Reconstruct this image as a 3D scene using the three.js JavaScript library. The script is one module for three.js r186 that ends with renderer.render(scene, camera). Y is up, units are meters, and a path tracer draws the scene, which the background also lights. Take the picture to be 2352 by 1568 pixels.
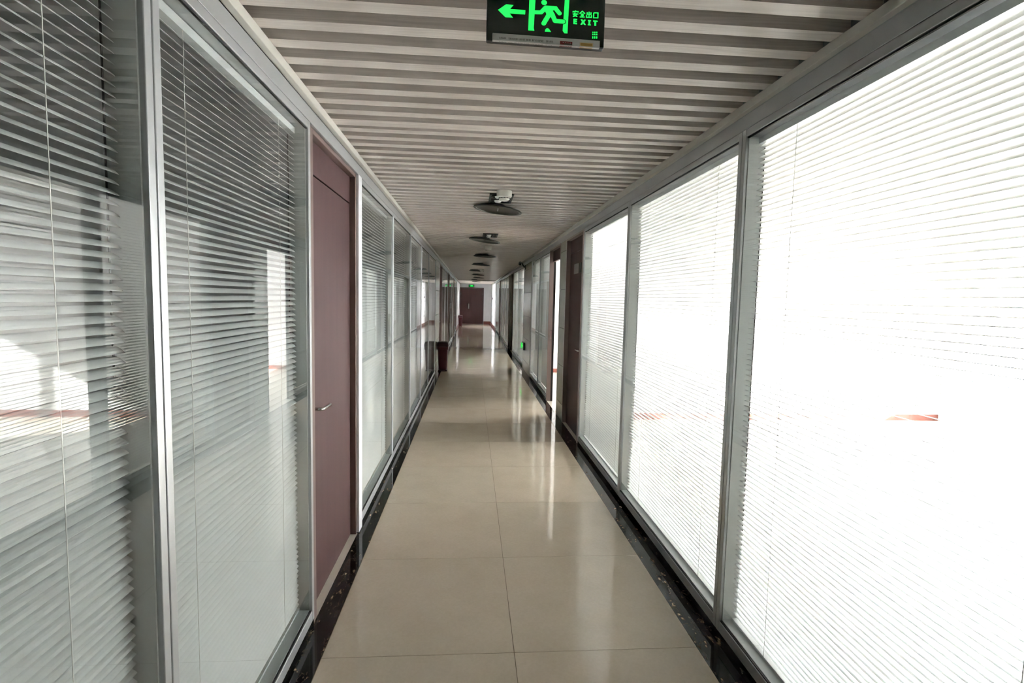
import * as THREE from 'three';
import { RoundedBoxGeometry } from 'three/addons/geometries/RoundedBoxGeometry.js';
import { mergeGeometries } from 'three/addons/utils/BufferGeometryUtils.js';
import { RectAreaLightUniformsLib } from 'three/addons/lights/RectAreaLightUniformsLib.js';
RectAreaLightUniformsLib.init();

// ------------------------------------------------------------------ camera, sky, sun, exposure
const scene = new THREE.Scene();
const camera = new THREE.PerspectiveCamera(65.887, 2352 / 1568, 0.05, 300);
camera.rotation.order = 'YXZ';
camera.rotation.set(-0.08084, -0.07763, 0.02213);
camera.position.set(0, 1.515, 0);
scene.add(camera);

const renderer = new THREE.WebGLRenderer({ antialias: true });
renderer.toneMapping = THREE.LinearToneMapping;
renderer.toneMappingExposure = 12.6;
renderer.shadowMap.enabled = true;
renderer.shadowMap.type = THREE.PCFSoftShadowMap;

const sunDir = new THREE.Vector3(0.80, 0.47, 0.37).normalize();
// a bright hazy morning sky, even in all directions
scene.background = new THREE.Color(0.965, 0.985, 1.03);
scene.backgroundIntensity = 5.0;

const sun = new THREE.DirectionalLight(new THREE.Color(1.0, 0.975, 0.94), 10.0);
sun.name = 'sun';
sun.position.copy(sunDir).multiplyScalar(60).add(new THREE.Vector3(3, 0, -12));
sun.target.position.set(3, 0, -12);
sun.castShadow = true;
sun.shadow.mapSize.set(4096, 4096);
Object.assign(sun.shadow.camera, { left: -26, right: 26, top: 26, bottom: -26, near: 1, far: 120 });
scene.add(sun, sun.target);

// ------------------------------------------------------------------ dimensions of the place (metres)
const XL = -0.70, XR = 1.14;            // corridor faces of the two partition walls
const WT = 0.09;                        // partition thickness
const CH = 2.345;                        // underside of the ceiling slats
const ZB = 4.0, ZE = -31.2;              // wall behind, wall at the far end
const XO = 6.3;                          // outer wall of the offices on the right
const XI = -4.2;                         // back wall of the rooms on the left
const SLAB = 2.86;

// ------------------------------------------------------------------ helpers
let seed = 20200318;
const rnd = () => { seed = (seed * 1664525 + 1013904223) >>> 0; return seed / 4294967296; };
const taken = {};
function numbered(name) { const n = taken[name] = (taken[name] ?? -1) + 1; return n ? name + '_' + String(n).padStart(3, '0') : name; }
function describe(o, label, category, group, kind) {
  o.userData.label = label;
  if (category) o.userData.category = category;
  if (group) o.userData.group = group;
  if (kind) o.userData.kind = kind;
  return o;
}
function thing(name, label, category, position = [0, 0, 0], group) {
  const o = new THREE.Group(); o.name = numbered(name); o.position.set(...position); scene.add(o);
  return describe(o, label, category, group);
}
function structure(name, label, category) {
  const o = new THREE.Group(); o.name = numbered(name); scene.add(o);
  return describe(o, label, category, undefined, 'structure');
}
function part(parent, name, geometry, material, position, label) {
  const m = new THREE.Mesh(geometry, material); m.name = name; parent.add(m);
  if (position) m.position.set(...position);
  if (label) m.userData.label = label;
  return m;
}
const boxCache = new Map();
function box(w, h, d, r = 0) {
  const k = [w, h, d, r].map((v) => v.toFixed(4)).join();
  if (!boxCache.has(k)) boxCache.set(k, r ? new RoundedBoxGeometry(w, h, d, 2, r) : new THREE.BoxGeometry(w, h, d));
  return boxCache.get(k);
}
// a box given by its limits, in the parent's frame
function slab(parent, name, material, x0, x1, y0, y1, z0, z1, r = 0, label) {
  return part(parent, name, box(Math.abs(x1 - x0), Math.abs(y1 - y0), Math.abs(z1 - z0), r), material, [(x0 + x1) / 2, (y0 + y1) / 2, (z0 + z1) / 2], label);
}

// a sheet of glass standing at x, facing along the x axis
function sheet(parent, x, y0, y1, z0, z1) {
  const m = part(parent, 'pane', new THREE.PlaneGeometry(Math.abs(z1 - z0), Math.abs(y1 - y0)), M.glass, [x, (y0 + y1) / 2, (z0 + z1) / 2]);
  m.rotation.y = Math.PI / 2;
  return m;
}

// ------------------------------------------------------------------ computed textures
function lattice(n, s) { let q = s >>> 0; const a = new Float32Array(n * n); for (let i = 0; i < a.length; i++) { q = (q * 1664525 + 1013904223) >>> 0; a[i] = q / 4294967296; } return a; }
const lat = lattice(256, 77);
function vnoise(x, y, px, py) {           // tiles with periods px, py
  const xi = Math.floor(x), yi = Math.floor(y), fx = x - xi, fy = y - yi, s = fx * fx * (3 - 2 * fx), t = fy * fy * (3 - 2 * fy);
  const m = (v, p) => ((v % p) + p) % p, g = (i, j) => lat[(m(j, py) * 61 + m(i, px) * 7 + ((m(i, px) * m(j, py)) % 13) * 101) % 65536];
  return (g(xi, yi) * (1 - s) + g(xi + 1, yi) * s) * (1 - t) + (g(xi, yi + 1) * (1 - s) + g(xi + 1, yi + 1) * s) * t;
}
function fbm(u, v, fx, fy, oct) { let a = 0.5, s = 0, n = 0; for (let o = 0; o < oct; o++) { s += a * vnoise(u * fx, v * fy, fx, fy); n += a; a *= 0.55; fx *= 2; fy *= 2; } return s / n; }
function dataTexture(w, h, f, srgb = true) {
  const d = new Uint8Array(w * h * 4);
  for (let y = 0; y < h; y++) for (let x = 0; x < w; x++) {
    const c = f((x + 0.5) / w, (y + 0.5) / h), i = (y * w + x) * 4;
    for (let k = 0; k < 3; k++) d[i + k] = Math.max(0, Math.min(255, Math.round(Array.isArray(c) ? c[k] : c)));
    d[i + 3] = 255;
  }
  const t = new THREE.DataTexture(d, w, h, THREE.RGBAFormat);
  t.wrapS = t.wrapT = THREE.RepeatWrapping; t.magFilter = THREE.LinearFilter; t.minFilter = THREE.LinearMipmapLinearFilter; t.generateMipmaps = true;
  if (srgb) t.colorSpace = THREE.SRGBColorSpace;
  t.needsUpdate = true;
  return t;
}
function canvasTexture(w, h, draw) {
  const c = document.createElement('canvas'); c.width = w; c.height = h;
  draw(c.getContext('2d'), w, h);
  const t = new THREE.CanvasTexture(c); t.colorSpace = THREE.SRGBColorSpace; t.anisotropy = 8;
  return t;
}
const woodTex = dataTexture(1024, 256, (u, v) => {
  const warp = fbm(u, v, 3, 3, 3) - 0.5, g = fbm(u, v + warp * 0.35, 4, 48, 4), f = fbm(u, v, 12, 128, 2), r = Math.sin((v * 14 + warp * 5 + fbm(u, v, 2, 4, 2) * 3) * 6.283);
  const k = (g - 0.5) * 46 + (f - 0.5) * 24 + r * 5;
  return [229 + k * 0.6, 219 + k * 0.62, 211 + k * 0.64];
});
const tileTex = dataTexture(512, 512, (u, v) => {
  const k = (fbm(u, v, 6, 6, 4) - 0.5) * 9 + (fbm(u, v, 90, 90, 2) - 0.5) * 7;
  return [203 + k, 189 + k, 168 + k * 1.1];
});
const marbleTex = dataTexture(1024, 128, (u, v) => {
  const w = fbm(u, v, 12, 2, 3), vein = Math.abs(fbm(u + w * 0.05, v, 26, 4, 4) - 0.5), patch = fbm(u, v, 9, 2, 2);
  const s = fbm(u, v, 60, 8, 2), fleck = Math.max(0, s - 0.68) * 5 * (patch > 0.5 ? 1 : 0.2);
  const k = (vein < 0.016 && patch > 0.54 ? 0.55 : 0) + fleck, b = 15 + (fbm(u, v, 40, 6, 2) - 0.5) * 8;
  return [b + k * 120, b + k * 100, b + k * 78];
});
const wallTex = dataTexture(256, 256, (u, v) => { const k = (fbm(u, v, 8, 8, 4) - 0.5) * 8; return [226 + k, 226 + k, 228 + k]; });
const doorTex = dataTexture(256, 512, (u, v) => {
  const k = (fbm(u, v, 30, 3, 4) - 0.5) * 16 + (fbm(u, v, 80, 4, 2) - 0.5) * 8;
  return [70 + k * 0.7, 39 + k * 0.6, 38 + k * 0.6];
});
const stoneTex = dataTexture(256, 256, (u, v) => { const k = (fbm(u, v, 8, 8, 4) - 0.5) * 12; return [170 + k, 171 + k, 158 + k]; });

// ------------------------------------------------------------------ materials
const std = (o) => new THREE.MeshStandardMaterial(o);
const M = {
  wood: std({ map: woodTex, roughness: 0.28 }),
  backing: std({ color: '#3a3733', roughness: 0.95 }),
  tiles: ['#ffffff', '#fefdfc', '#fcfdfd'].map((c) => new THREE.MeshPhysicalMaterial({ map: tileTex, color: c, roughness: 0.07, ior: 1.55 })),
  grout: std({ color: '#7d7160', roughness: 0.9 }),
  marble: new THREE.MeshPhysicalMaterial({ map: marbleTex, roughness: 0.06, ior: 1.5 }),
  alu: std({ color: '#bcbebf', roughness: 0.36, metalness: 0.6 }),
  aluGleam: std({ color: '#ededf0', roughness: 0.4, metalness: 0.1 }),  // lighter copy of alu: the daylight gleam is put into its colour
  aluDull: std({ color: '#a9aaa8', roughness: 0.5, metalness: 0.35 }),
  trim: std({ color: '#c9c5bb', roughness: 0.45 }),
  spacer: std({ color: '#c4c9c6', roughness: 0.4 }),
  glass: new THREE.MeshPhysicalMaterial({ color: '#fbfcfb', roughness: 0, transmission: 1, thickness: 0, ior: 1.52 }),
  blind: std({ color: '#cbcfce', roughness: 0.42 }),
  cord: std({ color: '#d8d8d4', roughness: 0.8 }),
  plinth: std({ color: '#141414', roughness: 0.25 }),
  door: std({ map: doorTex, roughness: 0.5 }),
  jamb: std({ color: '#9c8e88', roughness: 0.35, metalness: 0.3 }),
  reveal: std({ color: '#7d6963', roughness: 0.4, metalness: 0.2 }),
  gasket: std({ color: '#161414', roughness: 0.6 }),
  stone: std({ map: stoneTex, roughness: 0.16 }),
  joint: std({ color: '#3d3c36', roughness: 0.9 }),
  white: std({ map: wallTex, roughness: 0.7 }),
  officeCeiling: std({ color: '#d9d9d6', roughness: 0.8 }),
  officeFloor: std({ color: '#d8d0c2', roughness: 0.25 }),
  skirting: std({ color: '#7e463c', roughness: 0.4 }),
  chrome: std({ color: '#d6d6d4', roughness: 0.18, metalness: 1 }),
  black: std({ color: '#121212', roughness: 0.35 }),
  blackMatt: std({ color: '#0d0d0d', roughness: 0.7 }),
  plastic: std({ color: '#e9e6dc', roughness: 0.35 }),
  dish: std({ color: '#2e2d2b', roughness: 0.3, metalness: 0.3 }),
  dishRim: std({ color: '#6f6e6a', roughness: 0.3, metalness: 0.6 }),
  lens: std({ color: '#fbfbf8', roughness: 0.15 }),
  bin: std({ color: '#521a22', roughness: 0.36 }),
  binDark: std({ color: '#431820', roughness: 0.4 }),
  outside: std({ color: '#b5b3ac', roughness: 0.9 }),
};

// ------------------------------------------------------------------ floor
{
  const f = structure('floor', 'polished beige tile floor with black marble borders along both corridor walls', 'floor');
  slab(f, 'screed', M.grout, XL - 0.02, XR + 0.02, -0.08, -0.0035, ZE - 0.2, ZB + 0.1);
  const c = [-0.605, 0.207, 1.014], pitch = 0.836, g = 0.0013, variants = [];
  for (let k = 0; k < 4; k++) {            // four turns of one tile, so that the cloud of the glaze does not repeat
    const b = new THREE.BoxGeometry(0.8095 - 2 * g, 0.012, pitch - 2 * g), uv = b.attributes.uv;
    for (let i = 0; i < uv.count; i++) { const u = uv.getX(i), v = uv.getY(i); uv.setXY(i, (k & 1 ? 1 - u : u) * 0.9 + k * 0.23, (k & 2 ? 1 - v : v) * 0.9 + k * 0.31); }
    variants.push(b);
  }
  for (let r = 0, z = -2.14 + pitch * 8; z > ZE; r++, z -= pitch) for (let k = 0; k < 2; k++) {
    const z0 = Math.min(z, ZB), z1 = Math.max(z - pitch, ZE);
    if (z0 - z1 < 0.02) continue;
    const m = part(f, 'tile', variants[Math.floor(rnd() * 4)], M.tiles[Math.floor(rnd() * 3)], [(c[k] + c[k + 1]) / 2, -0.006, (z0 + z1) / 2]);
    m.scale.z = (z0 - z1) / pitch;
  }
  for (const [x0, x1] of [[XL - 0.005, -0.606], [1.015, XR + 0.005]]) for (let z = ZB, k = 0; z > ZE; z -= 1.672, k++) {
    const z1 = Math.max(z - 1.672, ZE), b = new THREE.BoxGeometry(x1 - x0, 0.012, z - z1 - 0.001), uv = b.attributes.uv;
    for (let i = 0; i < uv.count; i++) { const u = uv.getX(i), v = uv.getY(i); uv.setXY(i, v * 0.95 + rndOf(k, x0), u * 0.9); }
    part(f, 'border_tile', b, M.marble, [(x0 + x1) / 2, -0.006, (z + z1) / 2]);
  }
  function rndOf(k, x) { return (k * 0.377 + (x > 0 ? 0.51 : 0)) % 1; }
}
// office floors, one plane of polished stone each side of the corridor
slab(structure('floor_office', 'bright beige polished floor of the offices beyond the glass', 'floor'), 'floor_slab', M.officeFloor, XR + 0.006, XO + 0.1, -0.08, -0.0005, ZE, ZB);
slab(structure('floor_room', 'beige floor of the dim rooms behind the blinds', 'floor'), 'floor_slab', M.officeFloor, XI - 0.1, XL - 0.006, -0.08, -0.0005, ZE, ZB);

// ------------------------------------------------------------------ ceiling
{
  const c = structure('ceiling', 'slatted ceiling of pale wood-grain baffles running across the corridor', 'ceiling');
  slab(c, 'roof_slab', M.backing, XL - 0.1, XR + 0.1, SLAB - 0.06, SLAB, ZE - 0.2, ZB + 0.1);
  const L = XR - XL - 0.004, H = 0.075, W = 0.058, P = 0.1287, variants = [];
  for (let k = 0; k < 7; k++) {
    const b = new THREE.BoxGeometry(L, H, W), uv = b.attributes.uv;
    for (let i = 0; i < uv.count; i++) uv.setXY(i, uv.getX(i) * 0.9 + k * 0.37, uv.getY(i) * 0.26 + k * 0.29);
    variants.push(b);
  }
  // a slat's far bottom edge lies at z = -1.911 (measured), so its middle is 29 mm nearer
  for (let z = -1.882 + P * 36, k = 0; z > ZE + 0.05; z -= P, k++) {
    if (z > ZB - 0.05) continue;
    const odd = Math.abs(z + 2.654) < 0.03;     // one slat is wider than the rest
    const m = part(c, 'slat', variants[Math.floor(rnd() * 7)], M.wood, [(XL + XR) / 2, CH + H / 2, odd ? z - 0.015 : z]);
    if (odd) m.scale.z = 1.5;
  }
  slab(c, 'carrier_rail', M.black, -0.42, -0.38, CH + H + 0.001, CH + H + 0.03, ZE + 0.05, ZB);
  slab(c, 'carrier_rail', M.black, 0.82, 0.86, CH + H + 0.001, CH + H + 0.03, ZE + 0.05, ZB);
  slab(c, 'cross_trim', M.trim, XL + 0.03, XR - 0.03, CH - 0.03, CH - 0.001, -24.78, -24.72);
}
for (const s of [-1, 1]) {
  const t = structure('trim_' + (s < 0 ? 1 : 2), s < 0 ? 'pale angle trim where the slatted ceiling meets the dim glazed wall' : 'pale angle trim where the slatted ceiling meets the bright glazed wall', 'trim');
  const x = s < 0 ? XL : XR;
  slab(t, 'trim_face', M.trim, x - s * 0.026, x, CH - 0.036, CH - 0.001, ZE, ZB, 0.003);
}

// ------------------------------------------------------------------ walls: head beams, plinths, tiled piers
const piers = { left: [[-10.32, -11.5], [-19.6, -20.1]], right: [[ZB, 0.25], [-6.40, -6.82], [-10.12, -11.6], [-20.2, -20.9]] };  // first right pier is added, unseen, to cut light from behind the camera
function sideWall(s) {
  const left = s < 0, x = left ? XL : XR, back = x + s * WT;
  const w = structure(left ? 'wall_left' : 'wall_right', left ? 'glazed partition wall with dim rooms behind its blinds' : 'glazed partition wall with daylit offices behind it', 'wall');
  slab(w, 'head_beam', M.alu, x, back, 2.248, CH - 0.037, ZE, ZB, 0.002);
  slab(w, 'upper_wall', M.aluDull, x + s * 0.004, back, CH - 0.03, SLAB - 0.061, ZE, ZB);
  for (const [z0, z1] of piers[left ? 'left' : 'right']) {
    slab(w, 'pier_core', M.joint, x + s * 0.012, back - s * 0.001, 0, 2.246, z0 - 0.002, z1 + 0.002);
    const js = [0, 0.212, 0.686, 1.16, 1.644, 2.118, 2.247];
    for (let i = 0; i < js.length - 1; i++) slab(w, 'tile', M.stone, x - s * 0.002, x + s * 0.012, js[i] + 0.003, js[i + 1] - 0.003, z0 - 0.003, z1 + 0.003, 0.002);
  }
  return w;
}
const wallLeft = sideWall(-1), wallRight = sideWall(1);
// plain plastered stretch at the far end on the right
slab(wallRight, 'plaster', M.white, XR - 0.002, XR + WT, 0, 2.247, -24.85, ZE);
slab(wallRight, 'skirting', M.skirting, XR - 0.014, XR - 0.003, 0, 0.12, -24.85, ZE + 0.016);

// ------------------------------------------------------------------ glazed panels with blinds between two panes
function slatShape(len, tilt, s) {          // a shallow arc, 25 mm wide, lying along z; its room-side edge is raised by the tilt
  const w = 0.025, n = 4, th = 0.0005, sh = [];
  for (let i = 0; i <= n; i++) { const t = i / n - 0.5; sh.push([t * w, 0.0016 * (1 - 4 * t * t)]); }
  const ring = [...sh.map(([a, b]) => [a, b + th / 2]), ...sh.slice().reverse().map(([a, b]) => [a, b - th / 2])];
  const ca = Math.cos(tilt), sa = Math.sin(tilt), pts = ring.map(([a, b]) => [s * (a * ca - b * sa), a * sa + b * ca]);
  const pos = [], N = pts.length, tri = (...q) => pos.push(...q.flat()), P = (i, e) => [pts[i % N][0], pts[i % N][1], e * len / 2];
  for (let i = 0; i < N; i++) { const a = P(i, -1), b = P(i + 1, -1), c = P(i + 1, 1), d = P(i, 1); s > 0 ? (tri(a, c, b), tri(a, d, c)) : (tri(a, b, c), tri(a, c, d)); }
  const g = new THREE.BufferGeometry();
  g.setAttribute('position', new THREE.Float32BufferAttribute(pos, 3));
  g.setAttribute('uv', new THREE.Float32BufferAttribute(new Float32Array(pos.length / 3 * 2), 2));
  g.computeVertexNormals();
  return g;
}
let windowCount = 0;
function glazed(s, z0, z1, label, { tilt = 0, single = false } = {}) {
  const x = s < 0 ? XL : XR, back = x + s * WT, y0 = 0.03, y1 = 2.247, st = 0.03, len = z0 - z1;
  const w = structure('window_' + (++windowCount), label, 'window');
  slab(w, 'plinth', M.plinth, x + s * 0.003, back, 0, y0 - 0.001, z0, z1);
  slab(w, 'stile', M.alu, x, back, y0, y1, z0 - 0.002, z0 - st, 0.003);
  slab(w, 'stile', M.alu, x, back, y0, y1, z1 + st, z1 + 0.002, 0.003);
  slab(w, 'rail', M.alu, x + s * 0.0005, back, y0, y0 + 0.05, z0 - st - 0.0005, z1 + st + 0.0005, 0.003);
  slab(w, 'rail', M.alu, x + s * 0.0005, back, y1 - 0.032, y1, z0 - st - 0.0005, z1 + st + 0.0005, 0.003);
  // pale liner seen through the outer pane
  const a = z0 - st, b = z1 + st, yb = y0 + 0.05, yt = y1 - 0.032, xi = x + s * 0.013, xo = back - s * 0.0095;
  slab(w, 'liner', M.spacer, xi, xo, yb, yt, a - 0.0006, a - 0.006);
  slab(w, 'liner', M.spacer, xi, xo, yb, yt, b + 0.006, b + 0.0006);
  slab(w, 'liner', M.spacer, xi, xo, yb + 0.0005, yb + 0.008, a - 0.0065, b + 0.0065);
  slab(w, 'gasket', M.gasket, x + s * 0.004, x + s * 0.012, yb + 0.0005, yb + 0.006, a - 0.0065, b + 0.0065);
  slab(w, 'gasket', M.gasket, x + s * 0.004, x + s * 0.012, yt - 0.006, yt - 0.0005, a - 0.0065, b + 0.0065);
  sheet(w, x + s * 0.007, yb + 0.003, yt - 0.003, a, b);
  sheet(w, back - s * 0.005, yb, yt, a, b);
  for (const [p, q] of [[a - 0.0062, a - 0.011], [b + 0.011, b + 0.0062]]) slab(w, 'gasket', M.gasket, back - s * 0.0094, back - s * 0.0074, yb + 0.009, yt - 0.001, p, q);
  // the blind
  const bm = M.blind;
  const bl = new THREE.Group(); bl.name = 'blind'; w.add(bl);
  const xc = x + s * 0.067, zc = (a + b) / 2, L = a - b - 0.016, top = yt - 0.03, pitch = 0.0225;
  slab(bl, 'head_rail', bm, xc - 0.013, xc + 0.013, yt - 0.028, yt - 0.003, a - 0.007, b + 0.007);
  slab(bl, 'bottom_rail', bm, xc - 0.0125, xc + 0.0125, yb + 0.010, yb + 0.020, a - 0.008, b + 0.008, 0.002);
  const n = Math.floor((top - yb - 0.03) / pitch), g = slatShape(L, tilt, s);
  const ys = Array.from({ length: n }, (_, i) => top - 0.012 - i * pitch);
  if (single) for (const y of ys) part(bl, 'slat', g, bm, [xc, y, zc]);
  else {
    const m = part(bl, 'slats', mergeGeometries(ys.map((y) => g.clone().translate(0, y, 0))), bm, [xc, 0, zc]);
    m.userData.kind = 'stuff';
  }
  for (const f of [0.18, 0.82]) part(bl, 'ladder_cord', box(0.0012, top - yb, 0.0018), M.cord, [xc - s * 0.0137, (top + yb) / 2, a - 0.008 - L * f]);
  return w;
}
const L_ = 'dim glass panel with half-shut grey blinds, ';
// right-hand wall, from behind the camera to the far end
glazed(1, -0.68, -2.23, 'daylit glass panel with level white blinds beside the near brown door of the daylit side', { tilt: -0.16 });
glazed(1, -2.23, -3.855, 'brightest glass panel with level white blinds and brown skirting seen through it', { tilt: -0.16, single: true });
glazed(1, -3.855, -5.415, 'bright glass panel with tilted white blinds next to the closed brown office door', { tilt: 0.28, single: true });
glazed(1, -7.775, -8.91, 'bluish glass panel with closed blinds beside the open doorway', { tilt: 1.2 });
glazed(1, -8.91, -10.10, 'bluish glass panel with closed blinds against the pier with the floor-level exit light', { tilt: 1.2 });
glazed(1, -11.62, -13.06, 'pale glass panel just beyond the pier with the floor-level exit light', { tilt: 0.7 });
glazed(1, -13.06, -14.5, 'pale glass panel beside the second closed office door', { tilt: 0.7 });
glazed(1, -16.35, -17.6, 'far daylit glass panel beyond the paired brown doors', { tilt: 0.85 });
glazed(1, -17.6, -18.9, 'far daylit glass panel, second beyond the paired brown doors', { tilt: 0.85 });
glazed(1, -18.9, -20.18, 'far daylit glass panel against the last tiled pier', { tilt: 0.85 });
glazed(1, -21.8, -23.3, 'far daylit glass panel beyond the last tiled pier and door', { tilt: 0.85 });
glazed(1, -23.3, -24.84, 'last daylit glass panel, against the white plastered stretch', { tilt: 0.85 });
// left-hand wall
for (const [z0, z1, i] of [[3.95, 2.6, 0], [2.6, 1.25, 1], [1.25, -0.1, 2], [-0.1, -1.25, 3], [-1.25, -2.38, 4]])
  glazed(-1, z0, z1, L_ + ['beside the white wall at the corridor head', 'second from the white wall at the corridor head', 'third from the white wall at the corridor head', 'second along from the near brown door', 'just before the near brown door'][i], { tilt: 0.6 });
glazed(-1, -3.418, -4.79, 'dim glass panel framed in gleaming aluminium beside the near brown door', { tilt: 0.76, single: true });
glazed(-1, -4.79, -6.15, L_ + 'second along from the near brown door frame', { tilt: 0.76, single: true });
glazed(-1, -6.15, -7.46, L_ + 'third along from the near brown door frame', { tilt: 0.76 });
glazed(-1, -7.46, -8.74, L_ + 'fourth along from the near brown door frame', { tilt: 0.76 });
glazed(-1, -8.74, -10.30, L_ + 'against the tiled pier by the red bin', { tilt: 0.76 });
glazed(-1, -12.45, -14.0, L_ + 'first past the door behind the red bin', { tilt: 0.6 });
glazed(-1, -14.0, -15.55, L_ + 'second past the door behind the red bin', { tilt: 0.6 });
glazed(-1, -16.6, -18.1, L_ + 'between the two far doors, first of the pair', { tilt: 0.6 });
glazed(-1, -18.1, -19.58, L_ + 'between the two far doors, second of the pair', { tilt: 0.6 });
glazed(-1, -21.1, -22.8, L_ + 'first past the last brown door', { tilt: 0.6 });
glazed(-1, -22.8, -24.5, L_ + 'second past the last brown door', { tilt: 0.6 });

// ------------------------------------------------------------------ doors
let doorCount = 0;
function handle(parent, x, y, z, s, dir) {   // lever handle on a rose; the lever runs along z
  const h = new THREE.Group(); h.name = 'lever_handle'; h.position.set(x, y, z); parent.add(h);
  const rose = new THREE.CylinderGeometry(0.026, 0.026, 0.008, 24).rotateZ(Math.PI / 2);
  part(h, 'rose', rose, M.chrome, [-s * 0.004, 0, 0]);
  const path = new THREE.CatmullRomCurve3([[-0.004, 0, 0], [-0.03, 0, 0], [-0.046, 0, 0.008], [-0.05, 0, 0.03], [-0.05, -0.002, 0.125]].map(([a, b, c]) => new THREE.Vector3(a * s, b, c * dir)));
  part(h, 'lever', new THREE.TubeGeometry(path, 24, 0.009, 10), M.chrome);
  return h;
}
// z0 is the near side; the leaf is 45 mm thick and set back in its frame
function door(s, z0, z1, label, { j0 = 0.02, j1 = 0.02, handleNear = true, open = 0, plate = false, top = 2.066 } = {}) {
  const x = s < 0 ? XL : XR, back = x + s * WT;
  const d = structure('door_' + (++doorCount), label, 'door');
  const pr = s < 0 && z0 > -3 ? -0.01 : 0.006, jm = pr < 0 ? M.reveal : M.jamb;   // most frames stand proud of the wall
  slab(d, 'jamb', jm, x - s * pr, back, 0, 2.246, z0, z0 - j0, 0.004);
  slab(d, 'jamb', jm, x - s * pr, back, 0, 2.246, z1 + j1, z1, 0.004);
  slab(d, 'frame_head', jm, x - s * (pr - 0.001), back, 2.222, 2.246, z0 - j0, z1 + j1, 0.003);
  slab(d, 'transom_panel', M.door, x + s * 0.044, back - s * 0.006, top + 0.004, 2.222, z0 - j0, z1 + j1, 0.002);
  slab(d, 'gasket', M.gasket, x + s * 0.058, back - s * 0.001, 0, top, z0 - j0, z0 - j0 - 0.004);
  slab(d, 'gasket', M.gasket, x + s * 0.058, back - s * 0.001, 0, top, z1 + j1 + 0.004, z1 + j1);
  const w = z0 - z1 - j0 - j1 - 0.012, leaf = new THREE.Group(); leaf.name = 'leaf'; d.add(leaf);
  const hz = z0 - j0 - 0.006;                                 // an open leaf turns on its near jamb
  if (open) { leaf.position.set(back + s * 0.03, 0, hz); leaf.rotation.y = s * open; } else leaf.position.set(x + s * 0.064, 0, z1 + j1 + 0.006);
  part(leaf, 'panel', box(0.04, top - 0.006, w, 0.003), M.door, [0, top / 2, w / 2]);
  const hz2 = open ? w - 0.07 : handleNear ? w - 0.06 : 0.06;
  handle(leaf, -s * 0.02, 0.975, hz2, s, handleNear || open ? -1 : 1);
  if (open) slab(d, 'strike_plate', M.chrome, x + s * 0.03, x + s * 0.05, 0.93, 1.06, z1 + j1 + 0.002, z1 + j1 + 0.0002);
  if (plate) {
    part(leaf, 'name_plate', box(0.006, 0.112, 0.27, 0.002), plateMaterial(), [-s * 0.023, 1.872, w / 2 - 0.05], 'grey room plate');
    part(leaf, 'card_holder', box(0.006, 0.112, 0.075, 0.002), M.black, [-s * 0.023, 1.872, w / 2 + 0.17], 'small dark card holder');
  }
  return d;
}
function plateMaterial() {
  return std({ roughness: 0.3, map: canvasTexture(256, 128, (c, w, h) => {
    c.fillStyle = '#77716d'; c.fillRect(0, 0, w, h);
    c.strokeStyle = '#6e6763'; c.lineWidth = 7;
    for (const [px, py] of [[60, 38], [120, 38], [180, 38]]) { c.strokeRect(px, py, 30, 28); c.beginPath(); c.moveTo(px - 6, py + 14); c.lineTo(px + 36, py + 14); c.stroke(); }
    c.fillStyle = '#6a6460'; c.fillRect(60, 88, 140, 12);
  }) });
}
door(-1, -2.40, -3.324, 'near brown door set back in a gleaming aluminium frame', { j0: 0.05, j1: 0.02, handleNear: true });
door(1, 0.23, -0.66, 'closed brown door added unseen beside the broad tiled pier to hold back daylight', {});
door(1, -5.435, -6.385, 'closed dark brown office door with a grey room plate', { plate: true });
door(1, -6.825, -7.765, 'open doorway with a brown transom, its door swung back into a white room', { j0: 0.012, open: 1.45 });
door(1, -14.52, -15.42, 'second closed office door, nearer one of the far pair', {});
door(1, -15.43, -16.33, 'third closed office door, farther one of the far pair', {});
door(1, -20.92, -21.78, 'far brown door just past the last tiled pier on the daylit wall', {});
door(-1, -11.52, -12.43, 'brown door behind the nearer red bin', {});
door(-1, -15.57, -16.58, 'brown door with a bright frame midway along the dim wall', {});
door(-1, -20.12, -21.08, 'last brown door on the dim wall', {});
// post, its gleam painted on as whiter aluminium, closing the glass beside the near door
{
  const t = structure('trim_3', 'rounded aluminium post, its gleam put into a whiter colour, between the near brown door and the glass', 'trim');
  slab(t, 'post', M.aluGleam, XL + 0.006, XL - 0.03, 0.004, 2.247, -3.325, -3.415, 0.005);
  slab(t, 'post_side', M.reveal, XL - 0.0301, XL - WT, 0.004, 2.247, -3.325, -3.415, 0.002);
  slab(t, 'foot_cap', M.gasket, XL + 0.008, XL - WT - 0.001, 0, 0.004, -3.3245, -3.4165);
}

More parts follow.
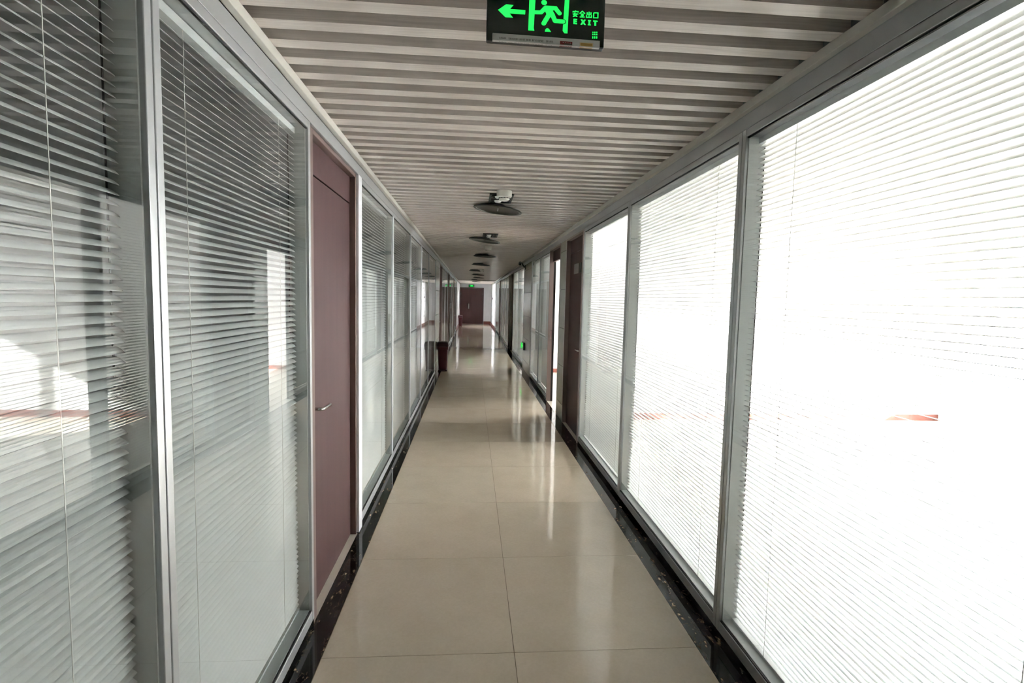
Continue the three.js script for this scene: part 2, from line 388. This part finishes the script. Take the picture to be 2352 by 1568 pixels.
// ------------------------------------------------------------------ end walls
{
  const w = structure('wall_end', 'white plastered wall closing the corridor round the dark double door', 'wall');
  const z = ZE, t = 0.2;
  slab(w, 'plaster', M.white, 0.70, XR + WT, 0, SLAB, z, z - t);
  slab(w, 'plaster', M.white, XL - WT, XL + 0.002, 0, SLAB, z, z - t);
  slab(w, 'plaster', M.white, XL + 0.002, 0.70, 2.125, SLAB, z, z - t);
  slab(w, 'skirting', M.skirting, 0.705, XR - 0.016, 0, 0.15, z + 0.012, z + 0.0005);
  const d = structure('door_' + (++doorCount), 'dark brown double door at the far end of the corridor', 'door');
  slab(d, 'jamb', M.door, XL + 0.004, XL + 0.05, 0, 2.12, z + 0.004, z - 0.1, 0.004);
  slab(d, 'jamb', M.door, 0.655, 0.698, 0, 2.12, z + 0.004, z - 0.1, 0.004);
  slab(d, 'frame_head', M.door, XL + 0.05, 0.655, 2.07, 2.12, z + 0.004, z - 0.1, 0.004);
  for (const [a, b] of [[XL + 0.053, -0.024], [-0.020, 0.652]]) {
    const l = new THREE.Group(); l.name = 'leaf'; d.add(l);
    slab(l, 'panel', M.door, a, b, 0.006, 2.066, z - 0.02, z - 0.065, 0.003);
    slab(l, 'hinge', M.chrome, a < -0.3 ? a - 0.002 : b - 0.01, a < -0.3 ? a + 0.01 : b + 0.002, 1.7, 1.8, z - 0.012, z - 0.0205);
  }
  slab(d, 'meeting_strip', M.door, -0.05, 0.006, 0.006, 2.066, z - 0.014, z - 0.0198, 0.002);
  slab(d, 'threshold', M.skirting, XL + 0.05, 0.655, 0, 0.005, z + 0.002, z - 0.1);
  slab(w, 'light_stop_wall', M.white, XL - WT, XR + WT, 0, SLAB, z - 0.201, z - 0.24);  // added unseen behind the leaves to stop sky light leaking through the gaps
  slab(d, 'pull_plate', M.chrome, -0.225, -0.155, 0.87, 1.18, z - 0.008, z - 0.0195, 0.003, 'bright steel pull plate');
  const b = structure('wall_back', 'white plastered wall at the corridor head', 'wall');
  slab(b, 'plaster', M.white, XL - WT, XR + WT, 0, SLAB, ZB, ZB + 0.2);
}
// plain stretch of the left wall at the far end, with a window to the open air
{
  const w = wallLeft, x0 = XL + 0.002, x1 = XL - WT;
  slab(w, 'plaster', M.white, x0, x1, 0, 0.9, -24.52, ZE);
  slab(w, 'plaster', M.white, x0, x1, 1.94, 2.247, -24.52, ZE);
  slab(w, 'plaster', M.white, x0, x1, 0.9, 1.94, -24.52, -27.5);
  slab(w, 'plaster', M.white, x0, x1, 0.9, 1.94, -28.2, ZE);
  slab(w, 'skirting', M.skirting, x0 + 0.012, x0, 0, 0.12, -24.52, ZE + 0.016);
  const v = structure('window_' + (++windowCount), 'bright far window in the plain wall near the double door', 'window');
  for (const z of [-27.5, -28.16]) slab(v, 'stile', M.alu, x0 - 0.01, x1, 0.9, 1.94, z, z - 0.04, 0.003);
  slab(v, 'rail', M.alu, x0 - 0.01, x1, 0.9, 0.94, -27.54, -28.16, 0.003);
  slab(v, 'rail', M.alu, x0 - 0.01, x1, 1.90, 1.94, -27.54, -28.16, 0.003);
  sheet(v, x0 - 0.043, 0.94, 1.90, -27.54, -28.16);
}

// ------------------------------------------------------------------ rooms on either side
{
  // offices on the right: ceiling, partitions, outer wall with windows
  const c = structure('ceiling_office', 'plain pale ceiling of the daylit offices', 'ceiling');
  slab(c, 'ceiling_slab', M.officeCeiling, XR + WT + 0.001, XO + 0.25, 2.62, SLAB, ZE, ZB);
  const names = ['white partition seen through the brightest glass panel', 'white office wall seen through the open doorway', 'white office partition behind the far pair of doors', 'white office partition behind the last tiled pier', 'white office partition behind the plastered stretch', 'white office wall behind the broad tiled pier', 'white office wall at the far end'];
  [[-6.56, -6.68], [-10.84, -10.96], [-15.37, -15.47], [-20.5, -20.6], [-24.9, -25.0], [-0.16, -0.26], [ZE, ZE - 0.12]].forEach(([a, b], i) => {
    const w = structure('wall_partition', names[i], 'wall');
    slab(w, 'plaster', M.white, XR + WT + 0.002, XO, 0, 2.619, a, b);
    if (i < 6) slab(w, 'skirting', M.skirting, XR + WT + 0.004, XO, 0, 0.082, a + 0.012, a + 0.0005);
  });
  const o = structure('wall_outer', 'outer office wall, its wide windows placed to shape the corridor light', 'wall');
  slab(o, 'sill_wall', M.white, XO, XO + 0.24, 0, 0.45, ZE - 0.12, ZB + 0.12);
  slab(o, 'lintel', M.white, XO, XO + 0.24, 2.40, SLAB, ZE - 0.12, ZB + 0.12);
  const bays = [[-4.1, -6.4], [-7.9, -9.7], [-12.3, -14.2], [-17.0, -18.6], [-22.0, -23.4]];  // openings and blank stretches set out to shape the corridor light
  const rooms = ['the room with the brightest glass panel', 'the room with the open doorway', 'the room before the far pair of doors', 'the room before the last tiled pier', 'the room before the plastered stretch'];
  let from = ZB + 0.12;
  bays.forEach(([a, b], i) => {
    slab(o, 'wall_pier', M.white, XO, XO + 0.24, 0.45, 2.40, from, a);
    from = b;
    const v = structure('window_' + (++windowCount), 'outer window, placed for the corridor light, of ' + rooms[i], 'window'), mid = (a + b) / 2;
    for (const zz of [a, mid + 0.025, b + 0.05]) slab(v, 'stile', M.alu, XO + 0.08, XO + 0.14, 0.45, 2.40, zz, zz - 0.05);
    slab(v, 'rail', M.alu, XO + 0.08, XO + 0.14, 0.45, 0.50, a - 0.05, b + 0.05);
    slab(v, 'rail', M.alu, XO + 0.08, XO + 0.14, 2.35, 2.40, a - 0.05, b + 0.05);
    sheet(v, XO + 0.108, 0.50, 2.35, a - 0.05, mid + 0.025);
    sheet(v, XO + 0.108, 0.50, 2.35, mid - 0.025, b + 0.05);
  });
  slab(o, 'wall_pier', M.white, XO, XO + 0.24, 0.45, 2.40, from, ZE - 0.12);
  // dim rooms on the left
  const l = structure('wall_room', 'plain walls of the dim rooms behind the blinds', 'wall');
  slab(l, 'back_wall', M.white, XI, XI - 0.1, 0, SLAB, ZB + 0.1, -24.6);
  for (const [a, b] of [[ZB + 0.1, ZB], [-2.36, -2.44], [-10.85, -10.95], [-24.5, -24.6]]) slab(l, 'cross_wall', M.white, XI, XL - WT - 0.002, 0, 2.619, a, b);
  const lc = structure('ceiling_room', 'pale ceiling of the dim rooms', 'ceiling');
  slab(lc, 'ceiling_slab', M.officeCeiling, XI, XL - WT - 0.001, 2.62, SLAB, ZB, -24.6);
}

// ------------------------------------------------------------------ exit signs
const GREEN = '#18ff52';
function drawSign(c, bg, fg) {              // photograph pixels of the sign, straightened: 270 wide, 139 tall, drawn at 4 to 1
  const K = 4, X = (x) => (x - 1117) * K, Y = (x, y) => (y - 0.074 * (x - 1117) + 40) * K, P = (x, y) => [X(x), Y(x, y)];
  c.fillStyle = bg; c.fillRect(0, 0, 1080, 556);
  c.fillStyle = c.strokeStyle = fg;
  const poly = (pts) => { c.beginPath(); pts.forEach(([x, y], i) => { const p = P(x, y); i ? c.lineTo(...p) : c.moveTo(...p); }); c.closePath(); c.fill(); };
  const line = (pts, w, cap = 'round', join = 'round') => { c.lineWidth = w * K; c.lineCap = cap; c.lineJoin = join; c.beginPath(); pts.forEach(([x, y], i) => { const p = P(x, y); i ? c.lineTo(...p) : c.moveTo(...p); }); c.stroke(); };
  poly([[1140.2, 24.6], [1158.7, 9.9], [1175.6, 11.7], [1167.6, 21.9], [1202.8, 24.2], [1202.3, 35.5], [1167, 33.2], [1174.9, 44], [1157.4, 43.1]]);
  // the door frame
  poly([[1211.5, -22], [1303.5, -15.5], [1303.4, 0], [1301.3, 82.9], [1294.5, 82.7], [1290, 76.5], [1293.3, -8], [1225.5, -13], [1222.9, 70], [1224.4, 76.9], [1210.3, 76.1]]);
  // the runner
  const q = (x, y) => [x / 7.84 + 1100, y / 7.84];
  c.beginPath(); { const p = P(...q(1140, 30)); c.arc(p[0], p[1], 6.6 * K, 0, 7); } c.fill();
  line([q(950, 228), q(1088, 230), q(1170, 132)], 10.2);
  poly([q(1130, 140), q(1160, 92), q(1370, 102), q(1400, 150), q(1300, 190), q(1330, 260), q(1260, 330), q(1190, 270)]);
  line([q(1345, 142), q(1424, 244)], 10.4);
  line([q(1235, 268), q(1142, 452)], 11);
  c.save(); c.strokeStyle = bg; line([q(1400, 408), q(1494, 412)], 14); c.restore();
  line([q(1290, 260), q(1345, 398), q(1490, 410)], 10.8);
  poly([q(1165, 620), q(1172, 575), q(1195, 550), q(1222, 548), q(1245, 570), q(1280, 625)]);
  // the four characters and EXIT
  const glyphs = [
    [[[50, 2], [50, 16]], [[8, 34], [8, 19], [92, 19], [92, 34]], [[3, 56], [97, 56]], [[42, 34], [25, 72], [82, 97]], [[72, 48], [55, 82], [8, 97]]],
    [[[4, 42], [50, 5], [96, 42]], [[24, 48], [76, 48]], [[24, 70], [76, 70]], [[8, 94], [92, 94]], [[50, 48], [50, 94]]],
    [[[50, 3], [50, 92]], [[18, 12], [18, 44], [82, 44], [82, 12]], [[8, 56], [8, 92], [92, 92], [92, 56]]],
    [[[14, 12], [86, 12], [86, 90], [14, 90], [14, 12]]],
  ];
  glyphs.forEach((g, i) => {
    const gx = 1312 + i * 15.9, gy = 22.8 + i * 1.2;
    for (const s of g) line(s.map(([a, b]) => [gx + a * 0.138, gy + b * 0.168]), 2.6, 'butt', 'miter');
  });
  c.font = 'bold ' + 17.5 * K + 'px sans-serif'; c.textAlign = 'center'; c.textBaseline = 'alphabetic';
  [['E', 1318.5, 58], ['X', 1337.5, 59.3], ['I', 1352, 60.6], ['T', 1366, 61.6]].forEach(([t, x, y]) => { const p = P(x, y); c.lineWidth = 1.5 * K; c.lineJoin = 'round'; c.strokeText(t, ...p); c.fillText(t, ...p); });
  // the small block of marks in the corner
  for (let r = 0; r < 3; r++) for (let k = 0; k < 3; k++) { const p = P(1361 + k * 4.6, 79.5 + r * 5.5 + (r > 1 ? 2 : 0)); c.fillRect(p[0] - 5, p[1] - (r > 1 ? 11 : 7), 11, r > 1 ? 24 : 15); }
}
const signMap = canvasTexture(1080, 556, (c) => drawSign(c, '#0c0d0d', '#18d860'));
const signGlow = canvasTexture(1080, 556, (c) => drawSign(c, '#000000', GREEN));
const labelMap = canvasTexture(1024, 80, (c, w, h) => {
  c.fillStyle = '#c9c6c4'; c.fillRect(0, 0, w, h);
  c.fillStyle = '#55524f';
  let q = 5; const r = () => (q = (q * 16807) % 2147483647) / 2147483647;
  for (const [a, b] of [[65, 130], [150, 235], [245, 300], [312, 360], [372, 392], [405, 480], [505, 560]]) for (let x = a; x < b; x += 13) { for (let k = 0; k < 3; k++) c.fillRect(x, 42 + k * 8, 4 + r() * 7, 4); c.fillRect(x + r() * 7, 42, 3, 22); }
  c.fillStyle = '#7a2328'; c.fillRect(640, 36, 118, 40); c.fillStyle = '#d8d0cc'; for (let k = 0; k < 4; k++) c.fillRect(665 + k * 22, 50, 14, 5); c.fillStyle = '#5a4a48'; c.fillRect(680, 60, 76, 14);
  c.fillStyle = '#b08a4a'; c.fillRect(830, 34, 130, 44); c.strokeStyle = '#e6d9b8'; c.lineWidth = 4; c.strokeRect(834, 38, 122, 36);
});
function exitSign(label, pos, turn, w, glow) {
  const h = w * 0.443, t = thing('exit_sign', label, 'exit sign', pos);
  t.rotation.y = turn;
  part(t, 'housing', box(w, h, 0.022, 0.004), M.black, [0, h / 2, 0]);
  const face = std({ map: signMap, emissiveMap: signGlow, emissive: '#ffffff', emissiveIntensity: glow, roughness: 0.25 });
  part(t, 'lit_face', new THREE.PlaneGeometry(w - 0.004, h - 0.004), face, [0, h / 2, 0.0115], 'black face with glowing green running figure, arrow and lettering');
  const strip = box(w * 245 / 270, h * 18 / 139, 0.010, 0.001);
  part(t, 'label_strip', strip, [M.aluDull, M.aluDull, M.aluDull, M.aluDull, std({ map: labelMap, roughness: 0.3, metalness: 0.2 }), M.aluDull][4], [0.001, h * 9 / 139 - 0.002, 0.012], 'silver strip with fine print and a red and a gold sticker');
  for (const s of [-1, 1]) {
    const rod = part(t, 'hanger_rod', new THREE.CylinderGeometry(0.004, 0.004, Math.max(0.01, CH + 0.02 - pos[1] - h), 10), M.chrome, [s * w * 0.33, h + (CH + 0.02 - pos[1] - h) / 2, 0]);
    rod.castShadow = true;
  }
  const l = new THREE.RectAreaLight(new THREE.Color(0.1, 1, 0.38), glow * 0.1, w * 0.8, h * 0.7);
  l.name = 'exit_sign_light'; l.position.set(0, h / 2, 0.02); l.rotation.y = Math.PI; t.add(l);
  return t;
}
exitSign('large black hanging exit sign with green arrow and running figure under the slatted ceiling', [0.1775, 2.163, -1.40], 0.03, 0.3035, 0.11);
exitSign('small green exit sign above the dark double door', [-0.03, 2.135, ZE + 0.06], 0, 0.33, 0.16);

// floor-level exit light on the second tiled pier
{
  const t = thing('evacuation_light', 'black wall-mounted light with green face low on the tiled pier', 'light', [XR - 0.004, 0.43, -11.25]);
  t.rotation.y = -Math.PI / 2;
  part(t, 'housing', box(0.36, 0.16, 0.035, 0.006), M.black, [0, 0.08, 0.0175]);
  part(t, 'lit_face', new THREE.PlaneGeometry(0.33, 0.13), std({ map: signMap, emissiveMap: signGlow, emissive: '#ffffff', emissiveIntensity: 0.13, roughness: 0.3 }), [0, 0.08, 0.0356]);
  part(t, 'green_edge', box(0.012, 0.12, 0.02, 0.003), std({ color: '#0c3a1c', emissive: GREEN, emissiveIntensity: 0.11, roughness: 0.4 }), [-0.176, 0.08, 0.0385], 'glowing green edge');
}

// ------------------------------------------------------------------ ceiling fittings
function smokeDetector(label, x, z) {
  const t = thing('smoke_detector', label, 'smoke detector', [x, CH, z], 'smoke detectors along the ceiling');
  const prof = (pts) => new THREE.LatheGeometry(pts.map(([a, b]) => new THREE.Vector2(a, b)), 40);
  part(t, 'base', prof([[0, -0.001], [0.057, -0.001], [0.0585, -0.006], [0.0585, -0.044], [0.056, -0.048], [0.047, -0.056], [0, -0.056]]), M.plastic);
  const cap = part(t, 'sensor_cap', prof([[0, -0.0562], [0.043, -0.0562], [0.043, -0.064], [0.036, -0.074], [0.028, -0.078], [0, -0.079]]), M.plastic);
  for (let k = 0; k < 12; k++) { const a = k / 12 * 6.283, v = part(cap, 'vent', box(0.016, 0.0045, 0.004), M.blackMatt, [Math.sin(a) * 0.0418, -0.0602, Math.cos(a) * 0.0418]); v.rotation.y = a; }
  part(t, 'lamp_lens', new THREE.SphereGeometry(0.003, 10, 8), std({ color: '#a33', roughness: 0.3 }), [0.03, -0.077, 0.012]);
}
function grilleLamp(label, x, z) {
  const t = thing('grille_downlight', label, 'downlight', [x, CH, z], 'twin grille downlights');
  const w = 0.195, l = 0.375;
  for (const [a, b, c, d] of [[-w / 2, w / 2, l / 2 - 0.018, l / 2], [-w / 2, w / 2, -l / 2, -l / 2 + 0.018], [-w / 2, -w / 2 + 0.018, -l / 2 + 0.018, l / 2 - 0.018], [w / 2 - 0.018, w / 2, -l / 2 + 0.018, l / 2 - 0.018]])
    slab(t, 'trim_bar', M.black, a, b, -0.008, -0.0005, c, d, 0.001);
  slab(t, 'tray', M.blackMatt, -w / 2 + 0.012, w / 2 - 0.012, -0.005, -0.001, -l / 2 + 0.012, l / 2 - 0.012);
  for (const s of [-1, 1]) {
    const head = new THREE.Group(); head.name = 'lamp_head'; head.position.set(-0.02, -0.0055, s * 0.088); t.add(head);
    part(head, 'ring', new THREE.TorusGeometry(0.06, 0.005, 10, 36).rotateX(Math.PI / 2), M.black);
    part(head, 'lens', new THREE.SphereGeometry(0.034, 28, 14, 0, Math.PI * 2, Math.PI / 2, Math.PI / 2).scale(1, 0.55, 1), M.lens);
  }
}
function discLamp(label, x, z, tilt, roll) {
  const t = thing('ceiling_disc', label, 'ceiling lamp', [x, CH, z], 'round dark ceiling discs');
  part(t, 'housing', new THREE.CylinderGeometry(0.12, 0.13, 0.010, 48), M.black, [-0.06, -0.0058, 0]);  // black and off-centre: housing and the shadow crescent above the dish in one
  const d = part(t, 'dish', new THREE.LatheGeometry([[0, 0.008], [0.15, 0.006], [0.205, 0.002], [0.219, -0.006], [0.219, -0.011], [0.213, -0.014], [0.20, -0.0125], [0.175, -0.002], [0.10, 0.003], [0, 0.004]].map(([a, b]) => new THREE.Vector2(a, b)), 64), M.dish, [0, -0.032, 0]);
  d.rotation.set(roll, 0, -tilt);
  part(d, 'rim', new THREE.TorusGeometry(0.196, 0.0035, 8, 64).rotateX(Math.PI / 2), M.dishRim, [0, -0.0115, 0]);
  part(d, 'spring_clip', new THREE.TubeGeometry(new THREE.CatmullRomCurve3([[0, 0.004, -0.02], [0, -0.012, -0.012], [0, -0.018, 0], [0, -0.012, 0.012], [0, 0.004, 0.02]].map((p) => new THREE.Vector3(...p))), 20, 0.003, 8), M.dishRim);
}
smokeDetector('white round smoke detector in front of the first twin downlight', 0.237, -4.14);
smokeDetector('white smoke detector between the second and third ceiling discs', 0.247, -8.55);
smokeDetector('white smoke detector beside the fifth ceiling disc', 0.27, -15.25);
grilleLamp('black twin downlight behind the white smoke detector, before the first disc', 0.226, -4.45);
grilleLamp('black twin downlight just before the second ceiling disc', 0.229, -7.05);
const ord = ['first', 'second', 'third', 'fourth', 'fifth', 'sixth', 'seventh', 'eighth', 'ninth'];
[[0.22, -4.80, 0.115], [0.165, -7.37, 0.12], [0.235, -10.1, 0.03], [0.2, -12.75, 0.05], [0.12, -15.6, 0.03], [0.2, -18.4, 0.03], [0.25, -21.0, 0.02], [0.16, -23.6, 0.03], [0.2, -26.3, 0.02]].forEach(([x, z, t], i) =>
  discLamp((i < 2 ? 'tilted round dark ceiling disc, ' : 'round dark ceiling disc, ') + ord[i] + ' along from the hanging exit sign', x, z, t, 0));
// surveillance camera at the second tiled pier
{
  const t = thing('security_camera', 'security camera on a dark bracket at the top of the tiled pier', 'camera', [XR - 0.003, 2.19, -11.35]);
  part(t, 'wall_plate', box(0.012, 0.1, 0.08, 0.004), M.black, [-0.007, 0, 0]);
  const arm = new THREE.CatmullRomCurve3([[-0.01, 0.0, 0], [-0.045, 0.035, 0], [-0.08, 0.09, 0.01], [-0.12, 0.105, 0.03]].map((p) => new THREE.Vector3(...p)));
  part(t, 'bracket', new THREE.TubeGeometry(arm, 20, 0.012, 10), M.black);
  const body = part(t, 'body', new THREE.CapsuleGeometry(0.03, 0.09, 8, 24).rotateX(Math.PI / 2 - 0.25), M.aluDull, [-0.125, 0.078, 0.05]);
  part(body, 'lens', new THREE.CylinderGeometry(0.02, 0.02, 0.012, 20).rotateX(Math.PI / 2 - 0.25), M.black, [0, -0.02, 0.073]);
}

// ------------------------------------------------------------------ bins
function bin(label, x, z) {
  const t = thing('pedal_bin', label, 'bin', [x, 0, z], 'red pedal bins');
  const loft = (rows) => {                 // rounded rectangle sections [y, half width, half depth, corner]
    const n = 8, pos = [], idx = [];
    for (const [y, w, d, r] of rows) for (let q = 0; q < 4; q++) for (let k = 0; k < n; k++) {
      const a = (q + k / (n - 1)) * Math.PI / 2, cx = (q === 0 || q === 3 ? 1 : -1) * (w - r), cz = (q < 2 ? 1 : -1) * (d - r);
      pos.push(cx + Math.cos(a) * r, y, cz + Math.sin(a) * r);
    }
    const R = 4 * n;
    for (let i = 0; i < rows.length - 1; i++) for (let k = 0; k < R; k++) { const a = i * R + k, b = i * R + (k + 1) % R, c = a + R, d = b + R; idx.push(a, c, b, b, c, d); }
    for (const [base, flip] of [[0, 1], [(rows.length - 1) * R, 0]]) for (let k = 1; k < R - 1; k++) flip ? idx.push(base, base + k, base + k + 1) : idx.push(base, base + k + 1, base + k);
    const g = new THREE.BufferGeometry(); g.setAttribute('position', new THREE.Float32BufferAttribute(pos, 3)); g.setIndex(idx);
    const f = g.toNonIndexed(); f.computeVertexNormals(); f.setAttribute('uv', new THREE.Float32BufferAttribute(new Float32Array(f.attributes.position.count * 2), 2));
    return f;
  };
  part(t, 'body', loft([[0.035, 0.072, 0.085, 0.02], [0.05, 0.077, 0.09, 0.025], [0.44, 0.092, 0.11, 0.03], [0.45, 0.102, 0.12, 0.03], [0.50, 0.104, 0.122, 0.03], [0.505, 0.100, 0.118, 0.03]]), M.bin);
  const lid = part(t, 'lid', loft([[0.507, 0.107, 0.125, 0.03], [0.53, 0.108, 0.126, 0.032], [0.575, 0.104, 0.122, 0.034], [0.597, 0.094, 0.11, 0.036], [0.605, 0.075, 0.09, 0.036]]), M.binDark);
  part(lid, 'lid_lip', box(0.09, 0.018, 0.014, 0.004), M.binDark, [0, 0.516, 0.131]);
  part(t, 'foot_base', loft([[0, 0.086, 0.1, 0.02], [0.03, 0.082, 0.096, 0.02], [0.0345, 0.074, 0.088, 0.02]]), M.binDark);
  part(t, 'pedal', box(0.085, 0.012, 0.05, 0.005), M.binDark, [0, 0.016, 0.122]);
  t.scale.set(1.1, 1, 1.05);
  part(t, 'hinge_bar', new THREE.CylinderGeometry(0.008, 0.008, 0.14, 12).rotateZ(Math.PI / 2), M.binDark, [0, 0.525, -0.132]);
}
bin('dark red pedal bin standing against the tiled pier on the dim side', -0.578, -10.9);
bin('dark red pedal bin standing just before the far double door', -0.58, -27.7);

// small fittings on the plastered stretch near the end
{
  const a = thing('alarm_button', 'small black call point on the white plastered stretch', 'alarm', [XR - 0.002, 1.50, -28.6]);
  a.rotation.y = -Math.PI / 2;
  part(a, 'back_plate', box(0.11, 0.11, 0.02, 0.004), M.black, [0, 0, 0.0105]);
  part(a, 'button', new THREE.CylinderGeometry(0.03, 0.03, 0.014, 24).rotateX(Math.PI / 2), M.binDark, [0, 0, 0.027]);
  const b = thing('wall_socket', 'dark wall socket low on the white plastered stretch', 'socket', [XR - 0.002, 0.50, -28.6]);
  b.rotation.y = -Math.PI / 2;
  part(b, 'face_plate', box(0.086, 0.13, 0.012, 0.003), M.dish, [0, 0, 0.0065]);
  for (const [x, y] of [[-0.014, 0.02], [0.014, 0.02], [0, -0.02]]) part(b, 'pin_slot', box(0.004, 0.016, 0.002), M.blackMatt, [x, y, 0.0132]);
}

scene.traverse((o) => { if (o.isMesh) { o.castShadow = true; o.receiveShadow = true; } });
renderer.render(scene, camera);
